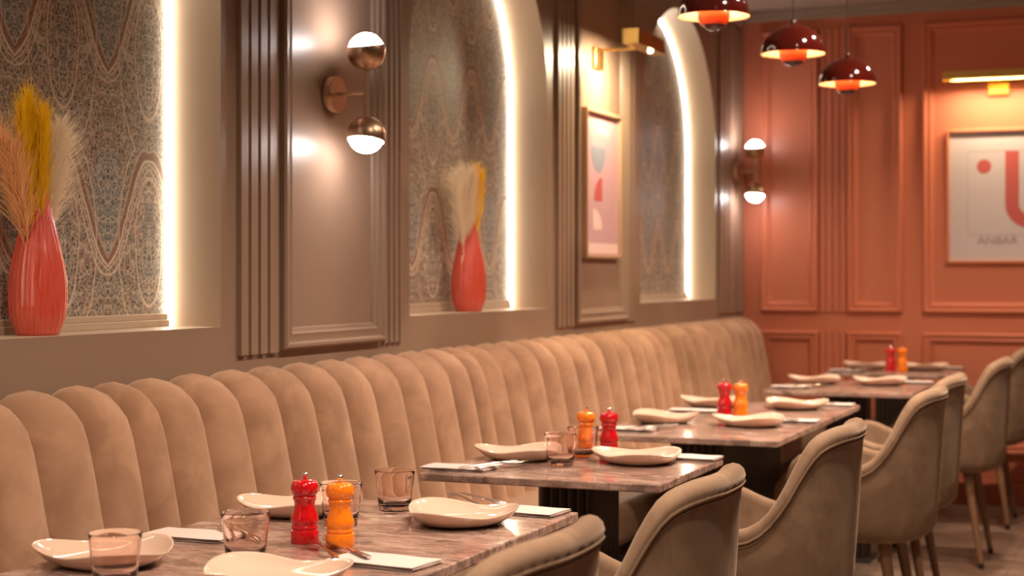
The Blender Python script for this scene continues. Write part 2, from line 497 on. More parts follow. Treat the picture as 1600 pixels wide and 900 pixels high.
ZP = 1.060
t1 = trim_root(1)      # first pilaster panel with sconce
flutes(mpL, split(3.617, 3.752, 3, 0.011) + [(3.763, 3.812)], ZP-0.006, 2.66, M['taupe'], t1)
panel(mpL, 3.826, 4.441, ZP, 2.66, M['taupe'], t1)
flutes(mpL, split(4.452, 4.589, 4, 0.011), ZP-0.006, 2.66, M['taupe'], t1)
t2 = trim_root(2)
flutes(mpL, split(6.004, 6.190, 4, 0.012), ZP-0.006, 2.66, M['taupe'], t2)
panel(mpL, 6.208, 6.888, ZP, 2.66, M['taupe'], t2)
flutes(mpL, split(6.900, 7.030, 3, 0.012), ZP-0.006, 2.66, M['taupe'], t2)
t3 = trim_root(3)
flutes(mpL, split(8.552, 8.72, 2, 0.02) + split(8.74, 9.07, 2, 0.03), ZP-0.01, 2.66, M['taupe'], t3)
t4 = trim_root(4)      # panel left of the first arch, out of frame
flutes(mpL, split(1.20, 1.34, 3, 0.011), ZP-0.006, 2.66, M['taupe'], t4)
panel(mpL, 1.36, 1.98, ZP, 2.66, M['taupe'], t4)
flutes(mpL, split(2.0, 2.14, 3, 0.011), ZP-0.006, 2.66, M['taupe'], t4)
t5 = trim_root(5)      # terracotta wall
MB = [(d*0.95, h*1.15) for d, h in MOULD]
for v0, v1 in ((1.052, 2.658), (0.285, 0.940)):
    panel(mpB, -2.13, -1.800, v0, v1, M['orange'], t5, MB)
    flutes(mpB, split(-1.79, -1.645, 4, 0.012), v0, v1, M['orange'], t5)
    panel(mpB, -1.634, -1.332, v0, v1, M['orange'], t5, MB)
    panel(mpB, -1.217, -0.42, v0, v1, M['orange'], t5, MB)
    panel(mpB, -0.30, 0.02, v0, v1, M['orange'], t5, MB)
    panel(mpB, 0.20, 1.6, v0, v1, M['orange'], t5, MB)
    panel(mpB, 1.75, 3.1, v0, v1, M['orange'], t5, MB)
b = B(); b.box(WX, XR, WY-0.018, WY, 0, 0.11); b.box(WX, XR, WY-0.026, WY, 0.11, 0.125)
tag(b.build('baseboard_back', M['orange'], smooth=False), kind='structure')
b = B()
for k, (a, d) in enumerate(((0.0, 0.03), (0.03, 0.015))):
    b.box(WX, XR, WY-0.045+k*0.02, WY, ZC-0.03-0.03*k, ZC-0.03*k)
tag(b.build('trim_6', M['ceil'], smooth=False, bevel=0.004), kind='structure')
b = B(); b.box(WX, WX+0.05, YF, WY-0.05, ZC-0.05, ZC); b.box(WX, WX+0.025, YF, WY-0.05, ZC-0.09, ZC-0.05)
tag(b.build('trim_7', M['taupe'], smooth=False, bevel=0.004), kind='structure')

# ---------------------------------------------------------------- banquette
ban = thing('banquette', (-1.9, 5.0, 0), 0, 'long beige velvet banquette with a tall channelled back along the left wall', 'sofa')
OX, OY = -1.9, 5.0
def channel(y0, y1, tuck0=False, tuck1=False):
    w_ = (y1 - y0) / 2 * 1.01; yc = (y0 + y1) / 2
    base = [(-2.035, 0.40), (-2.042, 0.46), (-2.070, 0.60), (-2.097, 0.72), (-2.122, 0.82), (-2.141, 0.89), (-2.150, 0.918), (-2.165, 0.932), (-2.186, 0.938), (-2.208, 0.932), (-2.224, 0.915), (-2.234, 0.87)]
    # refine
    path = []
    for i in range(len(base)-1):
        for t in (0, 0.5): path.append((base[i][0]*(1-t)+base[i+1][0]*t, base[i][1]*(1-t)+base[i+1][1]*t))
    path.append(base[-1])
    rows = []
    n = 12
    for i, (x, z) in enumerate(path):
        x0, z0 = path[max(i-1, 0)]; x1, z1 = path[min(i+1, len(path)-1)]
        tx, tz = x1-x0, z1-z0; L = math.hypot(tx, tz); nx, nz = tz/L, -tx/L
        f = min(1, (len(path)-1-i)/4.0)
        row = []
        for j in range(n+1):
            u = -1 + 2*j/n
            uu = math.sin(u*PI/2)
            bu = (0.074 + 0.014*max(0, min(1, (z-0.62)/0.26))) * math.sqrt(max(0, 1-abs(uu)**2.0)) * (0.35+0.65*f)
            X = min(x + nx*bu, -1.95)
            X = max(X, WX+0.003)
            row.append((X-OX, yc + uu*w_ - OY, z + nz*bu))
        rows.append(row)
    b = B(); b.grid(rows)
    return b.build('back_channel', M['velvet'], ban, angle=180)
edges = []
y = 2.452
nominal = 0.1545
seq = [2.452]
# modules of eleven channels; the channels that meet at a module joint are narrower
joints = [1.11, 2.951, 4.79, 6.83, 8.87]
for a, c in zip(joints, joints[1:]):
    n = 11 if c-a < 1.9 else 12
    ws = [0.62] + [1.0]*(n-2) + [0.84]
    tot = sum(ws); yy = a
    for w_ in ws:
        d = (c-a)*w_/tot
        channel(yy, yy+d); yy += d
def rbox(b_, x0, x1, y0, y1, z0, z1, r=0.03, n=5):
    # rounded long-edge box: profile in xz extruded in y with soft ends
    prof = []
    for cx, cz, a0 in ((x1-r, z0+r, -90), (x1-r, z1-r, 0), (x0+r, z1-r, 90), (x0+r, z0+r, 180)):
        for k in range(n+1):
            a = R(a0 + 90*k/n); prof.append((cx + r*math.cos(a), cz + r*math.sin(a)))
    cxm, czm = (x0+x1)/2, (z0+z1)/2
    rows = []
    for yy, s_ in ((y0, 0.94), (y0+r*0.25, 0.985), (y0+r*0.6, 1), (y1-r*0.6, 1), (y1-r*0.25, 0.985), (y1, 0.94)):
        rows.append([(cxm+(px-cxm)*s_, yy, czm+(pz-czm)*(s_ if s_ > .95 else .90)) for px, pz in prof])
    b_.grid(rows, closeu=True, cap0=True, cap1=True)
for a, c in zip(joints, joints[1:]):
    b = B(); rbox(b, -2.05-OX, -1.60-OX, a-OY+0.001, c-OY-0.001, 0.38, 0.525, 0.045)
    b.build('seat_cushion', M['leather'], ban, angle=60)
b = B(); b.box(-2.235-OX, -1.63-OX, joints[0]-OY, 8.868-OY, 0.10, 0.392)
b.build('seat_base', M['leather_dark'], ban, smooth=False, bevel=0.01)
b = B(); b.box(-2.235-OX, -1.70-OX, joints[0]-OY, 8.868-OY, 0.0, 0.10)
b.build('plinth', M['black'], ban, smooth=False)
b = B(); b.box(-2.236-OX, -2.15-OX, joints[0]-OY+.02, 8.85-OY, 0.37, 0.84)
b.build('back_board', M['velvet'], ban, smooth=False)

# ---------------------------------------------------------------- tables
def table(x0, x1, y0, y1, label, ped):
    xc, yc = (x0+x1)/2, (y0+y1)/2
    t = thing('table', (xc, yc, 0), 0, label, 'table', 'stone topped tables along the banquette')
    b = B(); b.box(x0-xc, x1-xc, y0-yc, y1-yc, TT-0.02, TT)
    b.build('tabletop', M['stone'], t, smooth=False, bevel=0.003)
    for (px0, px1, py0, py1) in ped:
        b = B()
        # fluted sides: half-round ribs around a rectangle
        pts = []
        def side(ax, ay, bx, by, nx, ny):
            L = math.hypot(bx-ax, by-ay); k = max(2, round(L/0.026)); 
            for i in range(k):
                for q in range(5):
                    s_ = (i + (q+0.0)/5)/k
                    bulge = 0.008*math.sin(PI*q/5)
                    pts.append((ax+(bx-ax)*s_+nx*bulge, ay+(by-ay)*s_+ny*bulge))
        X0, X1, Y0, Y1 = px0-xc, px1-xc, py0-yc, py1-yc
        side(X0, Y0, X1, Y0, 0, -1); side(X1, Y0, X1, Y1, 1, 0); side(X1, Y1, X0, Y1, 0, 1); side(X0, Y1, X0, Y0, -1, 0)
        b.grid([[(p[0], p[1], z) for p in pts] for z in (0.015, TT-0.0205)], closeu=True, cap0=True, cap1=True)
        b.build('pedestal', M['dark'], t, angle=50)
        b = B(); b.box(X0-0.03, X1+0.03, Y0-0.05, Y1+0.05, 0, 0.015)
        b.build('base_plate', M['black'], t, smooth=False, bevel=0.003)
    return t
table(-1.828, -1.150, 1.80, 3.220, 'long marbled stone table in the foreground, nearest of the tables', [(-1.56, -1.38, 2.05, 2.95)])
table(-1.755, -1.115, 3.700, 4.306, 'square marbled stone table with two tumblers, second from the foreground', [(-1.51, -1.36, 3.925, 4.12)])
table(-1.700, -1.075, 4.805, 6.24, 'long marbled stone table with four plates in the middle of the row', [(-1.51, -1.34, 5.15, 6.02)])
table(-1.610, -0.970, 6.900, 7.660, 'square marbled stone table without mills, fourth along the row', [(-1.375, -1.205, 7.12, 7.25)])
table(-1.600, -0.970, 8.250, 8.890, 'square marbled stone table farthest away by the terracotta wall', [(-1.355, -1.205, 8.35, 8.65)])

# ---------------------------------------------------------------- chairs
def chair_path(s, A, Bw, X0, L, n=2.6):
    q = abs(s); sg = 1 if s >= 0 else -1
    if q <= 0.55:
        ph = q/0.55*PI/2
        return X0 + A*max(math.cos(ph), 0)**(2/n), sg*Bw*math.sin(ph)**(2/n)
    return X0 - (q-0.55)/0.45*L, sg*Bw
HK = [(0, .900), (.15, .899), (.27, .878), (.34, .830), (.42, .745), (.50, .680), (.57, .655), (.68, .668), (.80, .692), (.90, .685), (1.0, .610)]
def chair_outer(s, z, inset=0.0):
    h = max(0, min(1, (z-0.40)/0.5)); wv = h**0.8
    a = chair_path(s, 0.205-inset, 0.245-inset, 0.05, 0.245)
    c = chair_path(s, 0.240-inset, 0.300-inset, 0.05, 0.235)
    x = a[0]+(c[0]-a[0])*wv; y_ = a[1]+(c[1]-a[1])*wv
    return x, y_
def make_chair():
    t = thing('dining_chair', (0, 0, 0), 0, 'x', 'chair', 'beige velvet armchairs facing the banquette')
    ZB = 0.405
    TH = 0.042
    def ring(s, end=0.0):
        h = sinterp(abs(s), HK) - end*0.02
        pts = []
        lo = ZB
        # outer, from the tucked underside up
        for k in range(5):
            a = PI/2*k/4
            ins = 0.07*(1-math.sin(a)); z = lo + 0.045*(1-math.cos(a))
            x, y_ = chair_outer(s, max(z, 0.40), ins); pts.append((x, y_, z))
        z0 = lo+0.045; z1 = h-0.045
        for k in range(1, 7):
            z = z0+(z1-z0)*k/6; x, y_ = chair_outer(s, z); pts.append((x, y_, z))
        # rolled rim
        for k in range(0, 7):
            a = PI*k/6
            rr = TH/2+0.002
            z = h-rr+rr*math.sin(a); off = rr*(1-math.cos(a))-0.006
            x, y_ = chair_outer(s, h-rr, off); pts.append((x, y_, z))
        for k in range(1, 6):
            z = (h-0.04)+(0.44-(h-0.04))*k/5; x, y_ = chair_outer(s, z, TH + 0.01*k/5); pts.append((x, y_, z))
        if end:
            cx = sum(p[0] for p in pts)/len(pts); cy = sum(p[1] for p in pts[4:])/len(pts[4:])
            f = 1-end*0.75
            sgn = 1 if s > 0 else -1
            pts = [(p[0]-0.022*math.sin(end*PI/2), cy+(p[1]-cy)*f, p[2] if p[2] < 0.5 else p[2]-0.012*end) for p in pts]
        return pts
    ss = [-1 + 2*k/56 for k in range(57)]
    rows = [ring(-1, 1.0), ring(-1, 0.7), ring(-1, 0.35)] + [ring(s_) for s_ in ss] + [ring(1, 0.35), ring(1, 0.7), ring(1, 1.0)]
    b = B(); b.grid(rows)
    b.bm.faces.new([b.bm.verts.new(p) for p in rows[0]]); b.bm.faces.new([b.bm.verts.new(p) for p in rows[-1]])
    # underside
    b.face([(r_[0][0], r_[0][1], r_[0][2]) for r_ in rows])
    bmesh.ops.remove_doubles(b.bm, verts=b.bm.verts, dist=0.0005)
    b.build('shell', M['velvet_chair'], t, angle=75)
    b = B()
    for dz, off in ((0.034, 0.003), (0.044, 0.000)):
        path = []
        for k in range(61):
            s_ = -1+2*k/60; h = sinterp(abs(s_), HK)
            x, y_ = chair_outer(s_, h-dz, -off); path.append((x, y_, h-dz))
        b.tube(path, 0.0040 if off else 0.0030, 6)
    b.build('piping', M['velvet_chair'], t, angle=180)
    # seat cushion
    b = B(); rows = []
    for z, s_ in ((0.412, 0.90), (0.425, 0.98), (0.45, 1.0), (0.485, 1.0), (0.505, 0.975), (0.515, 0.92), (0.520, 0.75), (0.522, 0.4)):
        row = []
        for k in range(40):
            a = 2*PI*k/40; ca, sa = math.cos(a), math.sin(a); n = 2/4.0
            row.append((-0.028 + 0.232*s_*math.copysign(abs(ca)**n, ca), 0.188*s_*math.copysign(abs(sa)**n, sa), z))
        rows.append(row)
    b.grid(rows, closeu=True, cap0=True, cap1=True)
    b.build('seat_cushion', M['velvet_in'], t, angle=80)
    b = B()
    for sx, sy in ((1, 1), (1, -1), (-1, 1), (-1, -1)):
        top = Vector((0.115 if sx > 0 else -0.16, 0.15*sy, 0.43)); bot = Vector((0.185 if sx > 0 else -0.245, 0.205*sy, 0.0))
        m1 = bot.lerp(top, 0.055)
        b = B(); b.tube([m1, bot.lerp(top, .5), top], [0.0115, 0.016, 0.0205], 14)
        lg = b.build('leg', M['wood'], t, angle=60)
        b = B(); b.tube([bot+Vector((0, 0, .001)), m1], [0.0115, 0.0125], 14)
        b.build('leg_tip', M['tip'], lg, angle=60)
    return t
chair0 = make_chair()
CH = [(-1.068, 2.180, 0.0, 'velvet armchair lowest in the photo, only its rounded back top showing beside the foreground table'),
      (-1.030, 2.925, 0.0, 'velvet armchair at the far end of the foreground table, second lowest in the photo'),
      (-0.980, 4.010, 0.0, 'velvet armchair pulled up to the small second table, its whole back in view'),
      (-0.940, 5.360, 0.0, 'velvet armchair at the nearer place of the long middle table, its armrest showing'),
      (-0.955, 6.070, 0.0, 'velvet armchair mostly hidden behind another armchair at the middle table'),
      (-0.893, 7.330, 0.0, 'velvet armchair at the fourth table with two wooden legs in full view'),
      (-0.880, 8.480, 0.0, 'velvet armchair farthest back, cut off by the right edge of the photo')]
for i, (x, y, a, lb) in enumerate(CH):
    if i == 0: chair0.location = (x, y, 0); chair0.rotation_euler = (0, 0, a); chair0['label'] = lb
    else: dup(chair0, (x, y, 0), a, lb)

# ---------------------------------------------------------------- tableware
def plate_mesh():
    n = 72
    def rad(a): return 1 + 0.10*math.cos(3*a) + 0.05*math.cos(2*a+0.6)
    def lift(a): return 0.5+0.5*math.cos(3*a)
    prof = [(0.0, 0.0035), (0.30, 0.0035), (0.55, 0.0045), (0.74, 0.0085), (0.88, 0.015), (0.97, 0.0215), (1.0, 0.0245), (1.012, 0.0235), (1.0, 0.021), (0.90, 0.0105), (0.75, 0.003), (0.60, 0.0), (0.3, 0.0), (0.0, 0.0)]
    rows = []
    for i, (r, z) in enumerate(prof):
        row = []
        for k in range(n):
            a = 2*PI*k/n
            R_ = 0.116*max(r, 0.001)*(1+(rad(a)-1)*min(1, r))
            zz = z + (0.013*lift(a)*max(0, (r-0.6)/0.4)**1.6 if r > 0.6 else 0)
            row.append((R_*math.cos(a), R_*math.sin(a), zz))
        rows.append(row)
    b = B(); b.grid(rows, closeu=True)
    bmesh.ops.remove_doubles(b.bm, verts=b.bm.verts, dist=0.0004)
    return b.build('plate', M['plate'], None, angle=180)
TZ = TT
def put(proto, used, loc, rz, label, group):
    if not used:
        o = proto; o.location = loc; o.rotation_euler = (0, 0, rz); o['label'] = label; o['group'] = group
        used.append(1); return o
    return dup(proto, loc, rz, label, group)

plate0 = tag(plate_mesh(), 'x', 'plate'); up = []
PL = [(-1.712, 2.335, 3.4, 'cream plate at the lower left corner, behind the leftmost tumbler'),
      (-1.695, 2.975, 1.2, 'cream plate by the banquette, partly behind the red mill of the foreground table'),
      (-1.325, 2.985, 2.55, 'large cream plate at the right of the foreground table beside a folded napkin'),
      (-1.345, 2.275, 0.5, 'cream plate cut off by the bottom edge of the photo'),
      (-1.625, 4.085, 3.3, 'cream plate on the banquette side of the second table'),
      (-1.300, 4.115, 3.0, 'cream plate on the chair side of the second table, in front of the mills'),
      (-1.575, 5.265, 2.4, 'cream plate at the near left of the long middle table'),
      (-1.265, 5.255, 3.2, 'cream plate at the near right of the long middle table, right before the mills'),
      (-1.58, 5.96, 3.0, 'cream plate at the far left of the long middle table'),
      (-1.270, 5.980, 2.5, 'cream plate at the far right of the long middle table'),
      (-1.475, 7.400, 3.1, 'cream plate on the banquette side of the fourth table'),
      (-1.180, 7.415, 1.0, 'cream plate on the chair side of the fourth table'),
      (-1.455, 8.640, 2.7, 'cream plate left of the mills on the farthest table'),
      (-1.150, 8.640, 0.7, 'cream plate right of the mills on the farthest table')]
for x, y, a, lb in PL: put(plate0, up, (x, y, TZ), a, lb, 'cream stoneware plates on the tables')

def napkin_mesh():
    b = B()
    for k, (dx, dy, z0, z1) in enumerate(((0, 0, 0, 0.0028), (0.0015, 0.001, 0.003, 0.0058), (0.0005, -0.001, 0.006, 0.0088))):
        rows = []
        for i in range(13):
            u = -1+2*i/12
            row = []
            for v in (-1, -0.97, 0, 0.97, 1):
                e = (1-abs(v)**8)
                row.append((0.09*u+dx, 0.05*v+dy, (z0+z1)/2+(z1-z0)/2*max(e, 0.15) + 0.0004*math.sin(5*u+k)))
            for v in (1, 0.97, 0, -0.97, -1):
                e = (1-abs(v)**8)
                row.append((0.09*u+dx, 0.05*v+dy, (z0+z1)/2-(z1-z0)/2*max(e, 0.15)))
            rows.append(row)
        b.grid(rows, closeu=True, cap0=True, cap1=True)
    bmesh.ops.translate(b.bm, verts=b.bm.verts, vec=(0, 0, 0.0006))
    return b.build('napkin', M['napkin'], None, angle=50)
nap0 = tag(napkin_mesh(), 'x', 'napkin'); un = []
NP = [(-1.728, 2.632, 0.02, 'white folded napkin on the left of the foreground table, beside the banquette'),
      (-1.262, 2.520, -0.12, 'white folded napkin at the bottom of the photo, right of the orange mill'),
      (-1.258, 3.168, -0.10, 'white folded napkin at the far right corner of the foreground table'),
      (-1.690, 3.806, 0.0, 'white folded napkin at the near left corner of the second table'),
      (-1.205, 4.255, -0.03, 'white folded napkin at the far right corner of the second table'),
      (-1.600, 4.960, 0.0, 'white folded napkin at the near left corner of the long middle table'),
      (-1.170, 5.455, 0.0, 'white folded napkin midway along the right edge of the long middle table'),
      (-1.59, 5.72, 0.0, 'white folded napkin midway along the left edge of the long middle table'),
      (-1.180, 6.180, 0.0, 'white folded napkin at the far right corner of the long middle table'),
      (-1.515, 7.070, 0.0, 'white folded napkin at the near left of the fourth table'),
      (-1.065, 7.605, 0.0, 'white folded napkin at the far right of the fourth table'),
      (-1.505, 8.380, 0.0, 'white folded napkin at the near left of the farthest table'),
      (-1.07, 8.835, 0.0, 'white folded napkin at the far right of the farthest table')]
for x, y, a, lb in NP: put(nap0, un, (x, y, TZ), a, lb, 'white napkins beside the plates')

# cutlery, long axis +X
def loft(b_, st):       # stations: x, halfwidth, z centre, halfthickness
    rows = []
    for x, hw, z, ht in st:
        rows.append([(x, hw*math.cos(2*PI*k/10), z+ht*math.sin(2*PI*k/10)) for k in range(10)])
    b_.grid(rows, closeu=True, cap0=True, cap1=True)
def fork_():
    t = thing('fork', (0, 0, 0), 0, 'x', 'fork')
    b = B(); loft(b, [(-0.10, 0.004, 0.003, 0.0015), (-0.09, 0.006, 0.003, 0.0018), (-0.03, 0.004, 0.004, 0.0018), (0.03, 0.0028, 0.006, 0.0016), (0.05, 0.006, 0.0045, 0.0012), (0.062, 0.011, 0.003, 0.0010), (0.068, 0.0115, 0.003, 0.0009)])
    b.build('handle', M['steel'], t, angle=60)
    for k in range(4):
        yv = (-1.5+k)*0.0062
        b = B(); b.tube([(0.064, yv, 0.003), (0.085, yv, 0.0035), (0.105, yv*0.95, 0.007)], [0.0013, 0.0013, 0.0007], 6)
        b.build('tine', M['steel'], t, angle=60)
    return t
def knife_():
    t = thing('knife', (0, 0, 0), 0, 'x', 'knife')
    b = B(); loft(b, [(-0.11, 0.005, 0.004, 0.002), (-0.10, 0.0075, 0.004, 0.003), (-0.04, 0.006, 0.004, 0.003), (-0.01, 0.0045, 0.004, 0.0025)])
    b.build('handle', M['steel'], t, angle=60)
    b = B(); loft(b, [(-0.012, 0.0045, 0.004, 0.002), (0.0, 0.0085, 0.004, 0.0012), (0.06, 0.0095, 0.004, 0.0010), (0.10, 0.007, 0.004, 0.0008), (0.112, 0.0015, 0.004, 0.0006)])
    b.build('blade', M['steel'], t, angle=60)
    return t
fork0, knife0 = fork_(), knife_(); uf, uk = [], []
NZ = TZ+0.0095
CT = [(-1.640, 2.645, 2.25, 'beside the leftmost napkin of the foreground table'),
      (-1.388, 2.565, 2.30, 'below the orange mill in the foreground'),
      (-1.408, 3.245, 2.35, 'by the far right napkin of the foreground table'),
      (-1.61, 3.850, 1.15, 'on the near left napkin of the second table'),
      (-1.335, 4.330-0.06, 2.35, 'by the far right napkin of the second table'),
      (-1.53, 4.985, 1.15, 'by the near left napkin of the middle table'),
      (-1.245, 5.46, 2.3, 'by the near right napkin of the middle table'),
      (-1.28, 6.19, 2.6, 'by the far right napkin of the middle table'),
      (-1.44, 7.10, 1.15, 'by the near left napkin of the fourth table'),
      (-1.42, 8.41, 1.15, 'by the near left napkin of the farthest table')]
for x, y, a, lb in CT:
    put(fork0, uf, (x-0.012, y-0.012, NZ), a, 'steel fork ' + lb, 'steel forks on the napkins')
    put(knife0, uk, (x+0.025, y+0.006, NZ), a+0.12, 'steel knife ' + lb, 'steel knives on the napkins')

# tumblers
def tumbler():
    b = B()
    r0, r1, h = 0.0335, 0.0435, 0.088
    out = [(0.0, 0.0), (r0-0.004, 0.0), (r0, 0.003)] + [(r0+(r1-r0)*(k/8)**0.9, 0.003+(h-0.003)*k/8) for k in range(1, 9)]
    inn = [(r1-0.0016, h+0.0006), (r1-0.0024, h-0.001)] + [(r0+(r1-r0)*(k/8)**0.9-0.0024, 0.003+(h-0.003)*k/8) for k in range(7, 1, -1)] + [(r0-0.006, 0.0155), (r0-0.014, 0.0125), (0.0, 0.012)]
    prof = [(max(r, 0.0004), z) for r, z in out+inn]
    b.lathe(prof, 48, cap0=True, cap1=True)
    return b.build('tumbler', M['glass'], None, angle=35)
gl0 = tag(tumbler(), 'x', 'glass'); ug = []
GL = [(-1.575, 2.170, 'pink glass tumbler at the lower left, leftmost of all'),
      (-1.498, 2.445, 'pink glass tumbler left of the red mill on the foreground table'),
      (-1.520, 3.085, 'pink glass tumbler left of the large plate, far end of the foreground table'),
      (-1.530, 2.860, 'pink glass tumbler hidden behind the two foreground mills'),
      (-1.465, 3.960, 'pink glass tumbler at the front of the second table'),
      (-1.475, 4.165, 'pink glass tumbler in front of the mills on the second table')]
for x, y, lb in GL: put(gl0, ug, (x, y, TZ), 0, lb, 'pink glass tumblers on the tables')

# mills
def mill(m):
    t = thing('pepper_mill', (0, 0, 0), 0, 'x', 'mill')
    prof = [(.0255, 0), (.0268, .002), (.0268, .0235), (.0262, .0247), (.0238, .0258), (.0238, .0272), (.0252, .0285), (.0256, .0305), (.0250, .0325), (.0240, .0338), (.0240, .0348), (.0258, .0385), (.0266, .044), (.0258, .050), (.0232, .057), (.0205, .064), (.0193, .071), (.0192, .0735), (.0200, .0785), (.0216, .0825), (.0226, .0845), (.0226, .0868), (.0212, .0884), (.0208, .0895)]
    b = B(); b.lathe(prof, 40)
    b.build('body', m, t, angle=35)
    prof = [(.0205, .0899), (.0222, .0915), (.0250, .0960), (.0266, .1025), (.0262, .1085), (.0240, .1140), (.0205, .1180), (.0150, .1200), (.0085, .1200), (.006, .1195)]
    b = B(); b.lathe(prof, 40)
    b.build('head', m, t, angle=50)
    b = B(); b.lathe([(.0035, .1190), (.0033, .1245), (.0045, .1260), (.0062, .1275), (.0066, .1300), (.0055, .1325), (.0025, .1338)], 20)
    b.build('knob', M['steel'], t, angle=50)
    return t
red0, or0 = mill(M['red']), mill(M['amber']); ur, uo = [], []
for x, y, lb in ((-1.500, 2.660, 'on the foreground table'), (-1.434, 4.268, 'on the second table, right of the orange one'), (-1.435, 5.560, 'on the long middle table'), (-1.300, 8.47, 'on the farthest table')):
    put(red0, ur, (x, y, TZ), 0, 'glossy red pepper mill ' + lb, 'red mills')
for x, y, lb in ((-1.418, 2.648, 'on the foreground table'), (-1.500, 4.262, 'on the second table, left of the red one'), (-1.378, 5.565, 'on the long middle table'), (-1.242, 8.48, 'on the farthest table')):
    put(or0, uo, (x, y, TZ), 0, 'glossy orange salt mill ' + lb, 'orange mills')

# ---------------------------------------------------------------- vases with dried plumes
def vase(loc, rz, H, RM, label):
    prof = [(0, .74), (.03, .80), (.12, .95), (.24, 1.0), (.36, .985), (.5, .88), (.65, .70), (.78, .53), (.9, .40), (1, .33)]
    b = B(); rows = []
    n = 160; NPET = 4
    for i in range(49):
        t = i/48; row = []
        for k in range(n):
            a = 2*PI*k/n
            sh = 0.35*math.sin(2.2*t+0.5)+0.05*math.sin(17*t)
            ph = ((a+sh)*NPET/(2*PI)) % 1.0
            tip = 1-abs(2*ph-1)**1.6
            top = H*(0.80+0.20*tip)
            z = t*top
            r = RM*sinterp(z/H, prof)
            saw = (ph if ph < .965 else (1-ph)/.035*.965)
            amp = 0.0068*min(1, t*5)
            r += amp*(saw-0.5) + 0.0008*math.sin(a*24)
            row.append((r*math.cos(a), r*math.sin(a), z))
        rows.append(row)
    b.grid(rows, closeu=True, cap0=True)
    o = b.build('vase', M['glaze'], None, angle=180, solid=0.0035)
    o.location = loc; o.rotation_euler = (0, 0, rz)
    return tag(o, label, 'vase', 'coral ceramic vases in the niches')
def plume(name, base, m, stalks, seed, label, group):
    rnd = random.Random(seed)
    b = B()
    root = thing(name, base, 0, label, 'dried grass', group)
    for (dx, dy, hz, start, hairs, hl, ang, spread) in stalks:
        b = B()
        tip = Vector((dx, dy, hz))
        def cpos(t): return Vector((dx*t**1.25, dy*t**1.25, hz*t))
        b.tube([cpos(t/10) for t in range(11)], [0.0016*(1-0.06*t) for t in range(11)], 5)
        st = b.build('stalk', m, root, angle=180)
        b = B()
        for _ in range(int(hairs*(0.7 if m == M['yellow'] else 1.0))):
            t = start+(1-start)*rnd.random()**0.8
            p = cpos(t); d = (cpos(min(1, t+0.02))-cpos(t-0.02)).normalized()
            az = rnd.uniform(0, 2*PI); an = R(ang)*rnd.uniform(0.25, 1.0)*(1.15-0.4*t)
            u = d.orthogonal().normalized(); v = d.cross(u)
            side = u*math.cos(az)+v*math.sin(az)
            L = hl*rnd.uniform(0.5, 1.0)
            L = min(L, max(0.02, (hz*rnd.uniform(0.98, 1.12)-p.z)/max(0.2, d.z)))
            dirv = d*math.cos(an)+side*math.sin(an)
            p1 = p+dirv*L*0.5; p2 = p+dirv*L+side*L*spread*0.3+Vector((0, 0, -0.004*rnd.random()))
            if p1.x < -0.055: p1.x = -0.055-0.012*rnd.random()
            if p2.x < -0.055: p2.x = -0.055-0.015*rnd.random()
            r0 = 0.00062
            w_ = dirv.orthogonal().normalized(); w2 = dirv.cross(w_)
            rows = []
            for q, rr in ((p, r0), (p1, r0*0.9), (p2, r0*0.3)):
                rows.append([q+(w_*math.cos(c_)+w2*math.sin(c_))*rr for c_ in (0, 2.09, 4.19)])
            b.grid(rows, closeu=True)
        b.build('plume', m, root, smooth=False)
VX = WX-0.072
vase((VX, 2.905, SILL), 2.6, 0.326, 0.0605, 'large coral ceramic vase in the first niche, left edge of the photo')
vase((VX, 5.300, SILL), 0.6, 0.337, 0.0620, 'coral ceramic vase in the second niche, middle of the photo')
V1, V2 = (VX, 2.905, SILL+0.01), (VX, 5.300, SILL+0.01)
plume('dried_grass_bunch', V1, M['yellow'], [(0.012, -0.045, 0.500, .42, 900, .15, 17, .2), (0.020, -0.005, 0.475, .42, 800, .13, 17, .2), (0.02, -0.080, 0.470, .45, 700, .14, 17, .2), (0.03, -0.03, 0.46, .4, 700, .13, 17, .2)], 1, 'bright yellow bunch of dried pampas grass in the left vase', 'dried pampas bunches')
plume('dried_grass_bunch', V1, M['cream'], [(0.010, 0.065, 0.46, .42, 600, .11, 38, .5), (0.0, 0.105, 0.435, .5, 450, .10, 38, .5), (0.02, 0.035, 0.44, .5, 400, .10, 28, .5)], 2, 'cream feathery bunch of dried pampas grass on the right side of the left vase', 'dried pampas bunches')
plume('dried_grass_bunch', V1, M['peach'], [(0.0, -0.125, 0.43, .45, 500, .11, 35, .5), (0.02, -0.105, 0.40, .5, 400, .11, 35, .5)], 3, 'pale peach bunch of dried pampas grass cut off by the left edge', 'dried pampas bunches')
plume('dried_grass_bunch', V2, M['yellow'], [(0.012, 0.035, 0.490, .45, 800, .14, 15, .25), (0.012, 0.080, 0.475, .5, 700, .13, 15, .25), (0.02, 0.055, 0.46, .45, 500, .13, 17, .25)], 4, 'yellow bunch of dried pampas grass in the second vase', 'dried pampas bunches')
plume('dried_grass_bunch', V2, M['cream'], [(0.010, -0.05, 0.48, .45, 600, .13, 24, .4), (0.0, -0.10, 0.475, .5, 500, .12, 32, .5), (0.02, -0.015, 0.48, .5, 500, .12, 18, .5), (0.01, -0.14, 0.45, .5, 350, .12, 32, .5)], 5, 'cream bunch of dried pampas grass on the left side of the second vase', 'dried pampas bunches')

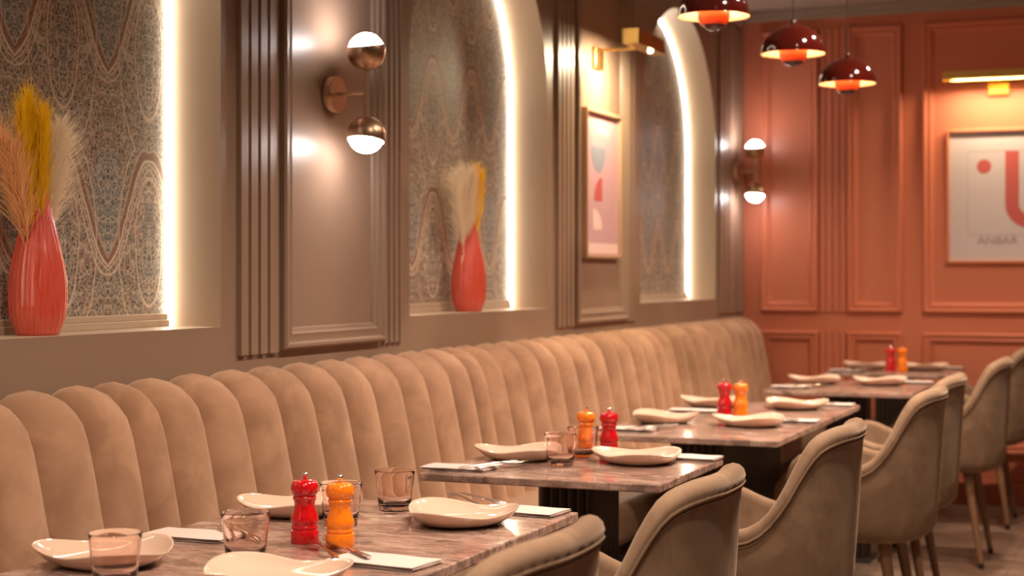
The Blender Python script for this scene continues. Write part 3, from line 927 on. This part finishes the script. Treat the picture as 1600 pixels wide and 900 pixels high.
# ---------------------------------------------------------------- wall sconces
def sconce(loc, label):
    t = thing('wall_sconce', loc, 0, label, 'lamp', 'brass two-globe wall sconces')
    OFFS = 0.118
    b = B(); b.lathe([(0.050, 0), (0.0535, 0.002), (0.0535, 0.026), (0.051, 0.029), (0.002, 0.029)], 40, axis='x')
    b.build('backplate', M['brass'], t, angle=40)
    b = B(); b.tube([(0.028, 0, 0), (OFFS, 0, 0)], 0.0045, 12)
    b.build('arm', M['brass'], t)
    b = B(); b.tube([(OFFS, 0, -0.075), (OFFS, 0, 0.075)], 0.0058, 12)
    b.build('stem', M['brass'], t)
    for sg in (1, -1):
        c = Vector((OFFS, 0, 0.122*sg))
        tilt = Matrix.Rotation(R(12), 3, Vector((1, 0, 0))) if sg > 0 else Matrix.Rotation(R(-12), 3, Vector((1, 0, 0)))
        def sph(b_, r, a0, a1, nn=20):
            rows = []
            for i in range(nn+1):
                a = R(a0+(a1-a0)*i/nn)
                rows.append([c+tilt @ Vector((r*math.sin(a)*math.cos(2*PI*k/36), r*math.sin(a)*math.sin(2*PI*k/36), -sg*r*math.cos(a))) for k in range(36)])
            b_.grid(rows, closeu=True)
        b = B(); sph(b, 0.0565, 0.5, 108)
        b.build('brass_cup', M['brass'], t, angle=60, solid=0.0022)
        b = B(); sph(b, 0.0520, 60, 179.5)
        b.build('glass_globe', M['globe'], t, angle=60)
    return t
sconce((WX+0.0015, 4.123, 1.790), 'large brass wall sconce on the taupe panel, upper left of the photo')
sconce((WX+0.014, 8.86, 1.845), 'small far brass wall sconce by the terracotta corner')

# ---------------------------------------------------------------- picture lights and framed prints
def picture_light(loc, rz, L, label, off=0.2, hh=0.062, strip=False):
    t = thing('picture_light', loc, rz, label, 'lamp', 'brass picture lights')
    b = B(); b.box(0, 0.016, -0.055, 0.055, -0.045, 0.045)
    b.build('wall_plate', M['gold'], t, smooth=False, bevel=0.002)
    b = B(); b.box(0.01, off-0.02, -0.006, 0.006, 0.030, 0.042)
    b.build('arm', M['gold'], t, smooth=False, bevel=0.001)
    b = B()
    h0, h1, w_ = 0.030, 0.030+hh, 0.034
    b.box(off-w_, off+w_, -L/2, L/2, h1-0.004, h1)
    b.box(off-w_, off-w_+0.003, -L/2, L/2, h0, h1-0.004)
    b.box(off+w_-0.003, off+w_, -L/2, L/2, h0, h1-0.004)
    b.box(off-w_+0.003, off+w_-0.003, -L/2, -L/2+0.003, h0, h1-0.004)
    b.box(off-w_+0.003, off+w_-0.003, L/2-0.003, L/2, h0, h1-0.004)
    b.build('lamp_housing', M['gold'], t, smooth=False)
    b = B(); b.box(off-w_+0.003, off+w_-0.003, -L/2+0.003, L/2-0.003, h0+(0.020 if strip else 0.001), h0+(0.022 if strip else 0.003))
    b.build('inner_plate', M['gold'], t, smooth=False)
    if not strip:
      b = B(); b.lathe([(0.009, 0.0310), (0.009, 0.026), (0.007, 0.022), (0.001, 0.021)], 20, c=(off+0.012, 0.05, 0))
      b.build('bulb_lens', M['picbulb'], t)
    l = bpy.data.lights.new('picture_lamp', 'AREA'); l.shape = 'RECTANGLE'; l.size = 0.04 if strip else 0.05; l.size_y = L*0.85 if strip else 0.07; l.energy = PIC_E*0.75 if strip else PIC_E; l.color = (1.0, 0.80, 0.52)
    lo = bpy.data.objects.new('picture_lamp', l); COL.objects.link(lo); lo.parent = t; lo.location = (off-0.004, 0, h0+0.016) if strip else (off-0.012, 0, h0-0.014)
    lo.rotation_euler = (0, R(8 if strip else 25), 0)
    return t
picture_light((WX+0.0015, 6.50, 2.190), 0, 0.38, 'brass picture light on the taupe wall above the narrow pink print', 0.215)
picture_light((-0.815, WY-0.002, 2.285), -PI/2, 0.55, 'long brass picture light on the terracotta wall at the right edge', 0.16, 0.046, True)

def text_mesh(s_, size):
    cu = bpy.data.curves.new('t', 'FONT'); cu.body = s_; cu.size = size; cu.align_x = 'CENTER'; cu.extrude = 0.0004
    ob = bpy.data.objects.new('t', cu); COL.objects.link(ob)
    dg = bpy.context.evaluated_depsgraph_get()
    me = bpy.data.meshes.new_from_object(ob.evaluated_get(dg))
    bpy.data.objects.remove(ob); bpy.data.curves.remove(cu)
    return me
def poly(b_, pts, x):      # flat print area in the local yz plane
    b_.face([(x, p[0], p[1]) for p in pts])
def print_frame(loc, rz, W, H, label, paper, fm, design):
    t = thing('framed_print', loc, rz, label, 'picture')
    b = B()
    mp = lambda u, v, h: (h, u, v)
    b.rect_frame(-W/2, W/2, -H/2, H/2, [(0, 0), (0, 0.026), (0.003, 0.028), (0.013, 0.028), (0.015, 0.020), (0.015, 0.010)], mp)
    b.build('frame', fm, t, smooth=False)
    b = B(); b.box(0.002, 0.012, -W/2+0.012, W/2-0.012, -H/2+0.012, H/2-0.012)
    b.build('print', paper, t, smooth=False)
    design(t, W, H)
    return t
def design_pink(t, W, H):
    def part(pts, m, n_):
        b = B(); poly(b, pts, 0.0128); b.build(n_, m, t, smooth=False)
    # local +y is away from the camera (right in the photo)
    part([(-0.150, 0.160)] + [(-0.050-0.100*math.cos(PI*k/16), 0.160-0.108*math.sin(PI*k/16)) for k in range(1, 16)] + [(0.050, 0.160)], M['inkblue'], 'blue_bowl_shape')
    part([(-0.105, -0.070), (0.0, -0.070), (0.0, 0.032)] + [(0.0-0.105*math.sin(PI/2*k/10), -0.070+0.102*math.cos(PI/2*k/10)) for k in range(1, 10)], M['inkred'], 'red_quarter_shape')
    part([(-0.120, -0.195), (0.0, -0.195)] + [(-0.120+0.120*math.cos(PI/2*k/10), -0.195+0.090*math.sin(PI/2*k/10)) for k in range(1, 11)], M['inkpale'], 'pale_quarter_shape')
    part([(-W/2+.02, -H/2+.022), (W/2-.02, -H/2+.022), (W/2-.02, -H/2+.065), (-W/2+.02, -H/2+.065)], M['inkpale'], 'pale_band')
    me = text_mesh('ANBAR', 0.055)
    o = bpy.data.objects.new('lettering', me); COL.objects.link(o); me.materials.append(M['inkpale']); o.parent = t
    o.matrix_local = Matrix.Translation((0.0128, 0.0, 0.205)) @ Matrix(((0, 0, 1, 0), (1, 0, 0, 0), (0, 1, 0, 0), (0, 0, 0, 1)))
def design_u(t, W, H):
    # local frame is rotated so that local +y points to world +x
    def part(pts, m, n_):
        b = B(); poly(b, pts, 0.0128); b.build(n_, m, t, smooth=False)
    r = 0.038; cy, cz = -0.076, 0.163
    part([(cy+r*math.cos(2*PI*k/32), cz+r*math.sin(2*PI*k/32)) for k in range(32)], M['inkred'], 'red_dot')
    b = B()
    outer, inner = 0.130, 0.058
    c_y, c_z = 0.165, -0.045
    top = 0.245
    P, Q = [(c_y-outer, top)], [(c_y-inner, top)]
    for k in range(17):
        a = PI+PI/2*k/16
        P.append((c_y+outer*math.cos(a), c_z+outer*math.sin(a))); Q.append((c_y+inner*math.cos(a), c_z+inner*math.sin(a)))
    P.append((0.205, c_z-outer)); Q.append((0.205, c_z-inner))
    b.grid([[(0.0128, p[0], p[1]) for p in P], [(0.0128, p[0], p[1]) for p in Q]])
    b.build('red_letter_shape', M['inkred'], t, smooth=False)
    b = B(); b.rect_frame(-0.165, 0.206, -0.212, 0.246, [(0, 0.0126), (0.0018, 0.0126)], lambda u, v, h: (h, u, v))
    b.build('thin_border', M['inkgrey'], t, smooth=False)
    me = text_mesh('ANBAR', 0.062)
    o = bpy.data.objects.new('lettering', me); COL.objects.link(o); me.materials.append(M['inkgrey']); o.parent = t
    o.matrix_local = Matrix.Translation((0.0128, -0.005, -0.262)) @ Matrix(((0, 0, 1, 0), (1.05, 0, 0, 0), (0, 1, 0, 0), (0, 0, 0, 1)))
print_frame((WX+0.002, 6.540, 1.650), 0, 0.47, 0.632, 'narrow pink abstract print in a thin wooden frame on the taupe wall', M['paperpink'], M['frame_wood'], design_pink)
print_frame((-0.815, WY-0.002, 1.692), -PI/2, 0.55, 0.735, 'white print with red dot and curved red stroke on the terracotta wall', M['paperwhite'], M['frame_orange'], design_u)

# ---------------------------------------------------------------- pendant lamps
def pendant(label):
    t = thing('pendant_lamp', (0, 0, 0), 0, label, 'lamp', 'maroon domed pendant lamps over the tables')
    RR = 0.115     # origin at the rim height
    n = 20
    b = B()
    prof = [(RR*1.005, -0.002)] + [(RR*math.cos(R(a)), RR*0.92*math.sin(R(a))) for a in [90*k/n for k in range(n)]] + [(0.012, RR*0.92), (0.012, RR*0.92+0.012), (0.006, RR*0.92+0.02)]
    b.lathe(prof, 56, cap0=False)
    b.build('upper_shade', M['maroon'], t, angle=60)
    b = B()
    prof = [(RR*1.003, -0.0022), (RR*0.985, 0.0)] + [(RR*0.985*math.cos(R(a)), RR*0.90*math.sin(R(a))) for a in [88*k/n for k in range(1, n)]]
    b.lathe(prof, 56, cap0=False)
    b.build('shade_lining', M['shade_in'], t, angle=60)
    RL = 0.052
    b = B()
    cz = 0.005
    b.lathe([(0.001, cz-RL*1.0)] + [(RL*math.sin(R(a)), cz-RL*math.cos(R(a))) for a in range(6, 51, 6)], 40, cap0=True, cap1=False)
    b.build('lower_tip', M['maroon'], t, angle=60)
    b = B()
    b.lathe([(RL*math.sin(R(a)), cz-RL*math.cos(R(a))) for a in range(48, 91, 6)] + [(RL, cz+0.02), (RL-0.002, cz+0.02)] + [((RL-0.002)*math.sin(R(a)), cz-(RL-0.002)*math.cos(R(a))) for a in range(90, 47, -6)], 40, cap0=False, cap1=False)
    b.build('lower_shade', M['maroon_lit'], t, angle=60)  # upper part of the maroon ball, bulb light painted in
    b = B(); b.lathe([(0.001, 0.030), (0.012, 0.032), (0.020, 0.042), (0.022, 0.052), (0.016, 0.068), (0.010, 0.085), (0.010, 0.1)], 24)
    b.build('bulb', M['bulb'], t, angle=60)
    b = B()
    for k in range(3):
        a = 2*PI*k/3+0.4
        b.tube([(RL*0.98*math.cos(a), RL*0.98*math.sin(a), 0.02), (0.07*math.cos(a), 0.07*math.sin(a), 0.078)], 0.0013, 6)
    b.build('spacer_rod', M['steel'], t)
    b = B(); b.tube([(0, 0, RR*0.92+0.015), (0, 0, ZC-2.09-0.02)], 0.0022, 8)
    b.build('cord', M['cord'], t)
    b = B(); b.lathe([(0.045, ZC-2.09-0.001), (0.045, ZC-2.09-0.018), (0.04, ZC-2.09-0.022), (0.003, ZC-2.09-0.024)], 32)
    b.build('ceiling_rose', M['maroon'], t, angle=40)
    l = bpy.data.lights.new('pendant_light', 'POINT'); l.energy = PEND_E; l.color = (1.0, 0.66, 0.36); l.shadow_soft_size = 0.02
    lo = bpy.data.objects.new('pendant_light', l); COL.objects.link(lo); lo.parent = t; lo.location = (0.0, 0, 0.012)
    return t
PD = [(-1.318, 4.97, 'maroon domed pendant lamp nearest the camera, cut off by the top edge'),
      (-1.232, 5.76, 'maroon domed pendant lamp in the middle of the three'),
      (-1.188, 6.60, 'maroon domed pendant lamp hanging lowest and farthest in the photo')]
pend0 = pendant('x')
for i, (x, y, lb) in enumerate(PD):
    zz = (2.090, 2.066, 2.048)[i]
    if i == 0: pend0.location = (x, y, zz); pend0['label'] = lb
    else:
        q = dup(pend0, (x, y, zz), 0.5*i, lb)
        for ch in q.children:      # each lamp hangs at its own height: keep its rose on the ceiling
            if ch.name.startswith('ceiling_rose'): ch.location.z += 2.090-zz
            if ch.name.startswith('cord'): ch.scale.z = (ZC-zz)/(ZC-2.09)

# ---------------------------------------------------------------- ceiling downlights
def downlight(label):
    t = thing('downlight', (0, 0, 0), 0, label, 'lamp', 'round ceiling downlights')
    b = B(); b.lathe([(0.055, 0), (0.070, 0), (0.070, -0.006), (0.060, -0.008), (0.055, -0.004)], 32, cap0=False, cap1=False)
    b.build('trim_ring', M['black'], t)
    b = B(); b.lathe([(0.055, -0.0015), (0.001, -0.002)], 24)
    b.build('lens', M['spotglow'], t)
    l = bpy.data.lights.new('spot_light', 'AREA'); l.shape = 'DISK'; l.size = 0.10; l.energy = SPOT_E; l.color = WARM; l.spread = R(130)
    lo = bpy.data.objects.new('spot_light', l); COL.objects.link(lo); lo.parent = t; lo.location = (0, 0, -0.012)
    return t
dl0 = downlight('x')
for k, (x, y) in enumerate([(-0.55, yy) for yy in (0.4, 1.75, 3.1, 4.4, 5.37, 6.18, 7.5)]):
    lb = 'round ceiling downlight in the row above the chairs, out of frame'
    if k == 0: dl0.location = (x, y, ZC); dl0['label'] = lb
    else: dup(dl0, (x, y, ZC), 0, lb)
